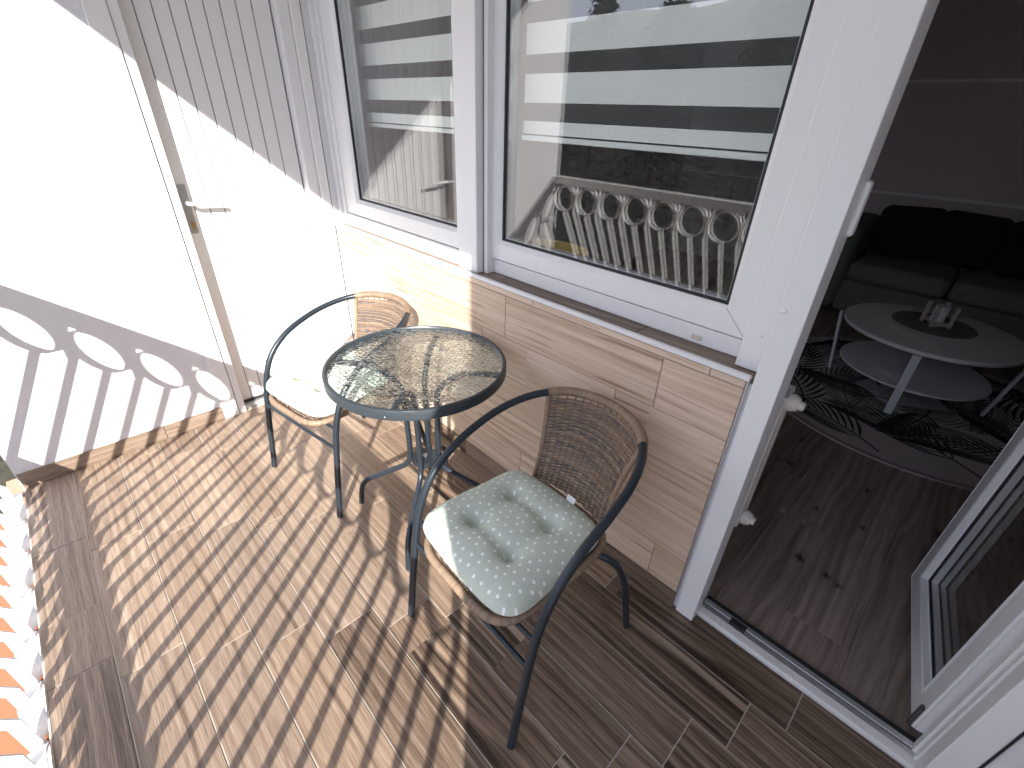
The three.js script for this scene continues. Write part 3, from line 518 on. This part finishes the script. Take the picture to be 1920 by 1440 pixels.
const cg = cushionGeo(); const tufts = [[-0.075, -0.072], [0.078, -0.07], [-0.072, 0.075], [0.074, 0.078]];
function cushion(label, at, turn, tag) {
  const c = thing('seat_cushion', label, 'cushion', at, 'dotted seat cushions'); origin.set(c, [0, 0, 0]);
  part(c, 'cover', cg, cushMat);
  for (const [x, z] of tufts) { const g = new THREE.SphereGeometry(0.004, 10, 8); g.scale(1, 0.5, 1); g.translate(x, 0.006, z); part(c, 'tuft_button', g, std({ color: C(0.16, 0.24, 0.24), roughness: 0.8 })); }
  if (tag) { const g = new THREE.BoxGeometry(0.030, 0.042, 0.0012); g.rotateX(-0.35); g.translate(0.045, 0.024, -0.186); part(c, 'care_tag', g, M.fabricTag, 'white fabric care tag'); }
  c.rotation.y = turn; return c;
}
cushion('blue green dotted tufted cushion on the chair in the shade', [1.840, 0.437, 0.458], -0.04, true);
cushion('pale sunlit dotted cushion on the chair beside the boarded door', [0.755, 0.437, 0.47], 0.2, false);

// ---------------------------------------------------------------- room behind the glass
const RF = -0.004, RX0 = -0.4, RX1 = 4.6, RZ = -4.45;
const roomFloor = thing('room_floor', 'dark knotty oak laminate floor of the room', 'floor', [2, 0, -2], null, 'structure');
part(roomFloor, 'underlay', bx(RX0, RX1, -0.05, -0.014, RZ, -0.128), M.gasket);
for (let i = 0; i < 27; i++) {
  const xa = RX0 + i * 0.19, xb = Math.min(xa + 0.19, RX1); const sh = (i * 0.47) % 1.2;
  for (let n = 0; n < 5; n++) { let a = -0.13 - n * 1.2 + sh, b = a - 1.2; a = Math.min(a, -0.1285); b = Math.max(b, RZ); if (a - b < 0.02) continue; part(roomFloor, 'laminate_board', board(V((xa + xb) / 2, RF, (a + b) / 2), Z, X, Y, a - b - 0.0008, xb - xa - 0.0008, 0.009, 0.0006, 5, 1.2, { fullWid: 0.19 }), lamMats[Math.floor(rnd() * 3)]); }
}
solo('room_back_wall', [bx(RX0, RX1, -0.05, 2.5, RZ - 0.15, RZ)], M.roomWall, 'dark mauve wall behind the sofa', 'wall');
solo('room_side_wall', [bx(RX0 - 0.15, RX0, -0.05, 2.5, RZ - 0.15, -0.2205)], M.roomWall, 'dark side wall of the room behind the narrower window', 'wall');
solo('room_side_wall', [bx(RX1, RX1 + 0.15, -0.05, 2.5, RZ - 0.15, -0.2205)], M.roomWall, 'dark side wall of the room beyond the open glass door', 'wall');
solo('room_ceiling', [bx(RX0 - 0.15, RX1 + 0.15, 2.5005, 2.6, RZ - 0.15, -0.2205)], M.roomCeil, 'ceiling of the dark room', 'ceiling', null, 'structure');
for (const [y, l] of [[0.905, 'lower thin pale strip along the dark wall just above the sofa'], [1.745, 'upper thin pale strip along the dark wall']]) solo('wall_strip', [rb(RX0 + 0.002, RX1 - 0.002, y - 0.011, y + 0.011, RZ + 0.0005, RZ + 0.012, 0.003)], M.roomStrip, l, 'trim', 'pale strips on the room wall');
const ledge = solo('inner_window_ledge', [rb(0.0, 2.17, 0.872, 0.895, -0.42, -0.2205, 0.004)], M.pvcIn, 'inner window ledge behind the windows', 'ledge');
{ // yellow basket on the ledge
  const b = thing('yellow_bowl', 'oval yellow bowl on the inner ledge behind the wide window', 'bowl', [1.27, 0.895, -0.31]); origin.set(b, [0, 0, 0]);
  const g = new THREE.LatheGeometry([[0.0, 0.002], [0.10, 0.002], [0.125, 0.02], [0.143, 0.085], [0.148, 0.087], [0.139, 0.085], [0.12, 0.024], [0.096, 0.008], [0, 0.008]].map((p) => new THREE.Vector2(...p)), 40); g.scale(1.0, 1, 0.62);
  part(b, 'shell', g, std({ color: C(0.62, 0.40, 0.07), roughness: 0.5 }));
  const r = new THREE.TorusGeometry(0.1455, 0.004, 8, 48); r.rotateX(Math.PI / 2); r.scale(1, 1, 0.62); r.translate(0, 0.086, 0); part(b, 'lip', r, std({ color: C(0.70, 0.50, 0.16), roughness: 0.45 }));
}
{ // radiator end next to the door post
  const r = thing('radiator', 'beige white panel radiator under the window beside the door post', 'radiator', [1.75, 0.12, -0.22]);
  const fins = []; for (let i = 0; i < 5; i++) fins.push(rb(1.3, 2.232, 0.30, 0.80, -0.146 - i * 0.024 - 0.018, -0.146 - i * 0.024, 0.004));
  part(r, 'panels', [fins[0], fins[4]], M.radiator);
  part(r, 'convector', [bx(1.31, 2.226, 0.32, 0.785, -0.182, -0.176), bx(1.31, 2.226, 0.32, 0.785, -0.206, -0.200), bx(1.31, 2.226, 0.32, 0.785, -0.230, -0.224)], M.radiator);
  part(r, 'end_cover', [bx(2.226, 2.236, 0.31, 0.80, -0.195, -0.168), bx(2.226, 2.236, 0.31, 0.80, -0.236, -0.209)], M.radiator);
  const nut = (y, s) => { const a = cyl(0.020, 0.020, 0.024, 6); a.rotateZ(Math.PI / 2); a.translate(2.25, y, -0.205); const b = cyl(0.012, 0.014, 0.018, 16); b.rotateZ(Math.PI / 2); b.translate(2.268 + s, y, -0.205); const c = new THREE.SphereGeometry(0.025, 18, 12); c.translate(2.243, y, -0.205); return [a, b, c]; };
  part(r, 'valve', nut(0.775, 0), M.radiator); part(r, 'valve', nut(0.335, -0.004), M.radiator);
  for (const x of [1.5, 2.1]) part(r, 'foot', bx(x, x + 0.04, -0.003, 0.30, -0.22, -0.19), M.radiator);
}
{ // rug
  const n = 1024, cv = document.createElement('canvas'); cv.width = cv.height = n; const g = cv.getContext('2d');
  g.fillStyle = 'rgb(182,172,174)'; g.fillRect(0, 0, n, n);
  let s = 21; const r = () => { s = (s * 1664525 + 1013904223) >>> 0; return s / 4294967296; };
  const frond = (x, y, a, L, col, spread, bend = 0.5) => {
    g.fillStyle = col; g.strokeStyle = col; g.lineWidth = 6; let px = x, py = y, an = a; const N = 15;
    for (let i = 0; i < N; i++) {
      const st = L / N, qx = px + Math.cos(an) * st, qy = py + Math.sin(an) * st; g.beginPath(); g.moveTo(px, py); g.lineTo(qx, qy); g.stroke();
      const l = L * spread * Math.pow(Math.sin(Math.PI * (0.2 + 0.74 * i / N)), 0.7);
      if (i > 1) for (const sd of [-1, 1]) { const d = an + sd * (0.95 - 0.6 * i / N), d2 = d - sd * 0.22, ex = qx + Math.cos(d2) * l, ey = qy + Math.sin(d2) * l, w = 9.5; g.beginPath(); g.moveTo(qx, qy); g.quadraticCurveTo(qx + Math.cos(d) * l * 0.5 - Math.sin(d) * w, qy + Math.sin(d) * l * 0.5 + Math.cos(d) * w, ex, ey); g.quadraticCurveTo(qx + Math.cos(d) * l * 0.5 + Math.sin(d) * w, qy + Math.sin(d) * l * 0.5 - Math.cos(d) * w, qx, qy); g.fill(); }
      px = qx; py = qy; an += bend / N;
    }
  };
  const H = n / 2;
  for (let k = 0; k < 9; k++) { const q = k * 0.698 + 0.3, R = 300 + 60 * r(); frond(H + Math.cos(q) * R, H + Math.sin(q) * R, q + 2.2 + 0.4 * r(), 330, k % 2 ? 'rgb(84,88,86)' : 'rgb(104,106,102)', 0.36, 0.5); }
  for (let k = 0; k < 12; k++) { const q = k * 0.5236, R = 440 + 40 * r(); frond(H + Math.cos(q) * R, H + Math.sin(q) * R, q + 2.05 + 0.7 * r(), 350 + 50 * r(), 'rgb(20,22,26)', 0.40, -0.7); }
  for (let k = 0; k < 5; k++) { const q = k * 1.257 + 0.4; frond(H + Math.cos(q) * 90, H + Math.sin(q) * 90, q + 0.9, 260, 'rgb(20,22,26)', 0.42, 0.6); }
  g.strokeStyle = 'rgb(150,132,134)'; g.lineWidth = 16; g.beginPath(); g.arc(n / 2, n / 2, n / 2 - 9, 0, 7); g.stroke();
  const t = new THREE.CanvasTexture(cv); t.colorSpace = THREE.SRGBColorSpace; t.magFilter = THREE.LinearFilter;
  const geo = cyl(0.885, 0.885, 0.008, 96); geo.translate(2.46, RF + 0.0045, -2.36);
  solo('round_rug', geo, std({ map: t, roughness: 0.98 }), 'round grey rug printed with black palm leaves', 'rug', null, null, [2.46, 0, -2.36]);
}
{ // coffee table
  const cx = 2.40, cz = -2.42, t = thing('coffee_table', 'round white coffee table with a lower shelf on the palm leaf rug', 'table', [cx, 0.004, cz]); origin.set(t, [0, 0, 0]);
  const disc = (R, y, h) => toCreasedNormals(new THREE.LatheGeometry([[0, y], [R - 0.004, y], [R, y + 0.004], [R, y + h - 0.004], [R - 0.004, y + h], [0, y + h]].map((p) => new THREE.Vector2(...p)), 96), 0.7);
  part(t, 'top', disc(0.435, 0.385, 0.024), M.whiteLacquer); part(t, 'shelf', disc(0.375, 0.145, 0.012), M.whiteSteel);
  for (let k = 0; k < 4; k++) {
    const a = k * Math.PI / 2 + 0.02, g = new THREE.BoxGeometry(0.038, 0.395, 0.016), m = new THREE.Matrix4(); g.rotateX(0.155); g.translate(0, 0.1935, 0.424); g.rotateY(a + 0.0); part(t, 'leg', g, M.whiteSteel);
  }
  const mt = cyl(0.205, 0.205, 0.004, 64); mt.translate(2.395, 0.4155, -2.515);
  solo('placemat', mt, std({ color: C(0.13, 0.125, 0.13), roughness: 0.95, bumpMap: clothBump, bumpScale: 0.002 }), 'round dark grey placemat on the coffee table', 'placemat', null, null, [2.395, 0.413, -2.515]);
  const h = thing('candle_holder', 'slatted grey wooden candle holder on the dark placemat', 'candle holder', [2.40, 0.4178, -2.51]); origin.set(h, [0, 0, 0]);
  const wood = std({ color: C(0.42, 0.36, 0.34), roughness: 0.8 });
  for (const [sx, sz] of [[-1, -1], [1, -1], [1, 1], [-1, 1]]) part(h, 'slat', rb(sx * 0.048 - 0.009, sx * 0.048 + 0.009, 0.0, 0.125, sz * 0.048 - 0.007, sz * 0.048 + 0.007, 0.002), wood);
  part(h, 'base', rb(-0.0385, 0.0385, 0.014, 0.024, -0.054, 0.054, 0.002), wood);
  for (const z of [0.0485, -0.0485]) { const q = new THREE.Shape(); q.moveTo(-0.0385, 0.002); q.quadraticCurveTo(0, 0.018, 0.0385, 0.002); q.lineTo(0.0385, 0.034); q.quadraticCurveTo(0, 0.026, -0.0385, 0.034); q.closePath(); const g = new THREE.ExtrudeGeometry(q, { depth: 0.009, bevelEnabled: false }); g.translate(0, 0, z + (z > 0 ? 0.0058 : -0.0148)); part(h, 'cross_bar', g, wood); }
  h.rotation.y = 0.6;
  const cd = thing('candle', 'white patterned candle standing in the wooden holder', 'candle', [2.40, 0.4418, -2.51]); origin.set(cd, [0, 0, 0]);
  const cb = cyl(0.034, 0.034, 0.09, 32); cb.translate(0, 0.0452, 0); part(cd, 'wax', cb, std({ color: C(0.70, 0.69, 0.68), roughness: 0.45 }));
  for (let i = 0; i < 9; i++) { const a = i * 2.4, g = new THREE.SphereGeometry(0.0035, 8, 6); g.translate(Math.cos(a) * 0.0335, 0.03 + (i % 4) * 0.013, Math.sin(a) * 0.0335); part(cd, 'dot', g, M.gasket); }
  const wk = cyl(0.001, 0.001, 0.012, 6); wk.translate(0, 0.096, 0); part(cd, 'wick', wk, M.gasket);
}
{ // sofa
  const s = thing('sofa', 'dark green sofa with black cushions against the far wall', 'sofa', [2.7, 0, -3.95]);
  const green = std({ color: C(0.15, 0.17, 0.13), roughness: 0.95, bumpMap: clothBump, bumpScale: 0.001 }), black = std({ color: C(0.012, 0.012, 0.016), roughness: 0.95 });
  part(s, 'base', rb(1.68, 3.72, 0.03, 0.30, -4.38, -3.58, 0.04, 4), green);
  for (const [a, b] of [[1.46, 1.69], [3.71, 3.94]]) part(s, 'armrest', rb(a, b, 0.03, 0.735, -4.40, -3.56, 0.085, 6), green);
  for (let i = 0; i < 3; i++) part(s, 'seat_cushion', rb(1.695 + i * 0.672, 2.362 + i * 0.672, 0.302, 0.455, -4.18, -3.54, 0.055, 5), green);
  part(s, 'back', rb(1.68, 3.72, 0.30, 0.80, -4.43, -4.15, 0.07, 5), green);
  for (const [x, z, r] of [[1.92, -4.05, 0.15], [2.30, -4.07, -0.1], [2.72, -4.04, 0.1], [3.2, -4.06, -0.05]]) { const g = new RoundedBoxGeometry(0.44, 0.40, 0.15, 5, 0.07); g.rotateX(-0.28); g.rotateZ(r * 0.4); g.translate(x, 0.665, z); part(s, 'back_cushion', g, black); }
  for (const x of [1.56, 3.84]) for (const z of [-4.3, -3.66]) { const g = cyl(0.02, 0.025, 0.034, 12); g.translate(x, 0.0135, z); part(s, 'foot', g, M.gasket); }
}

// ---------------------------------------------------------------- garden below and beyond (seen through the railing and in the window glass)
solo('terrace', [bx(-4.2, 1.2, -2.955, -2.8, 1.2, 3.3)], M.terracotta, 'terracotta terrace below the balcony', 'terrace', null, 'structure');
{
  const g = new THREE.PlaneGeometry(160, 160, 1, 1); g.rotateX(-Math.PI / 2); g.translate(0, -2.96, 0);
  const soil = tex(512, 512, (i, j, c) => { const n = fbm(i / 16, j / 16, 4); c[0] = 0.20 + 0.12 * n; c[1] = 0.18 + 0.12 * n; c[2] = 0.14 + 0.08 * n; }, true); soil.repeat.set(60, 60);
  solo('ground', g, std({ map: soil, roughness: 1 }), 'dark garden ground', 'ground', null, 'structure');
}
{
  const g = new THREE.PlaneGeometry(120, 44, 60, 24), p = g.attributes.position;
  for (let i = 0; i < p.count; i++) { const x = p.getX(i) - 40, d = p.getY(i) + 22; p.setXYZ(i, x, -2.97 + 10.4 * sm(0, 20, d) * sm(8, -2, x) + 1.6 * (fbm(x * 0.2 + 50, d * 0.2, 3) - 0.5) * sm(1, 6, d), 13 + d); }
  g.computeVertexNormals();
  solo('hillside', g, std({ color: C(0.055, 0.055, 0.04), roughness: 1, side: THREE.DoubleSide }), 'dark wooded slope beyond the garden', 'hillside', null, 'structure');
}
function evergreen(x, z, h, w, label) {
  const t = thing('evergreen_tree', label, 'tree', [x, -2.96, z], 'evergreen trees beyond the railing'); origin.set(t, [0, 0, 0]);
  part(t, 'trunk', sweep([V(0, 0, 0), V(0.05, h * 0.3, 0), V(0, h * 0.7, 0.04), V(0, h * 0.95, 0)], (s) => 0.14 * (1 - 0.85 * s), 8), std({ color: C(0.06, 0.045, 0.035), roughness: 1 }));
  const n = 3000, pos = [], nor = [];
  for (let i = 0; i < n; i++) {
    const q = Math.pow(rnd(), 0.8), y = h * (0.06 + 0.94 * q), R = w * (1 - q * 0.75) * (0.75 + 0.25 * Math.sin(q * 22 + x)), a = rnd() * 6.283, r = R * Math.sqrt(rnd()) * (0.85 + 0.3 * vn(a * 2, q * 6));
    const c = V(Math.cos(a) * r, y, Math.sin(a) * r), d = V(rr(-1, 1), rr(-0.6, 0.4), rr(-1, 1)).normalize(), e = V(rr(-1, 1), rr(-1, 1), rr(-1, 1)).cross(d).normalize(), L = rr(0.12, 0.3), k = rr(0.03, 0.07), nn = d.clone().cross(e).normalize();
    for (const p of [c.clone().addScaledVector(e, -k), c.clone().addScaledVector(d, L), c.clone().addScaledVector(e, k)]) { pos.push(p.x, p.y, p.z); nor.push(nn.x, nn.y, nn.z); }
  }
  const g = new THREE.BufferGeometry(); g.setAttribute('position', new THREE.Float32BufferAttribute(pos, 3)); g.setAttribute('normal', new THREE.Float32BufferAttribute(nor, 3)); g.setAttribute('uv', new THREE.Float32BufferAttribute(new Float32Array(pos.length / 3 * 2), 2));
  part(t, 'crown', g, std({ color: C(0.042, 0.055, 0.034), roughness: 0.9, side: THREE.DoubleSide }));
}
for (const [x, z, h, w] of [[-15, 9.5, 7.6, 2.4], [-11.8, 11.6, 8.2, 2.5], [-8.6, 10.2, 7.4, 2.4], [-5.4, 12, 8.0, 2.5], [-2.4, 10.8, 7.4, 2.3], [0.4, 12.2, 7.6, 2.4], [-17.5, 6.0, 7.5, 2.5], [-10, 15, 9.2, 3.0], [-3.6, 15.5, 9, 3.0], [-14, 13.8, 9, 3]]) evergreen(x, z, h * 0.86, w, 'dark dense evergreen tree standing beyond the railing');
function bareShrub(x, z, h, label) {
  const t = thing('bare_shrub', label, 'shrub', [x, -2.96, z], 'bare shrubs beyond the railing'); origin.set(t, [0, 0, 0]);
  const out = [];
  const grow = (p, d, L, r, k) => {
    const q = p.clone().addScaledVector(d, L), m = p.clone().add(q).multiplyScalar(0.5).add(V(rr(-1, 1), rr(-0.5, 0.5), rr(-1, 1)).multiplyScalar(L * 0.07));
    out.push(sweep([p, m, q], (s) => r * (1 - 0.4 * s), 4, false, false)); if (k <= 0) return;
    const n = k > 2 ? 3 : 2 + (rnd() < 0.5 ? 1 : 0); for (let i = 0; i < n; i++) grow(rnd() < 0.4 ? m : q, d.clone().add(V(rr(-0.75, 0.75), rr(-0.25, 0.55), rr(-0.75, 0.75))).normalize(), L * rr(0.62, 0.85), r * 0.6, k - 1);
  };
  for (let i = 0; i < 5; i++) grow(V(rr(-0.2, 0.2), 0, rr(-0.2, 0.2)), V(rr(-0.35, 0.35), 1, rr(-0.35, 0.35)).normalize(), h * 0.3, 0.028, 4);
  part(t, 'branches', out, std({ color: C(0.20, 0.17, 0.14), roughness: 0.95 }));
}
for (const [x, z, h] of [[-4.2, 5.6, 3.6], [-6.6, 6.8, 4.2], [-1.6, 6.2, 3.8], [-9.2, 7.6, 4.6], [0.6, 7.4, 3.6]]) bareShrub(x, z, h, 'leafless twiggy shrub in front of the evergreen trees');

scene.traverse((o) => { if (o.isMesh) { o.castShadow = true; o.receiveShadow = true; } });
renderer.render(scene, camera);
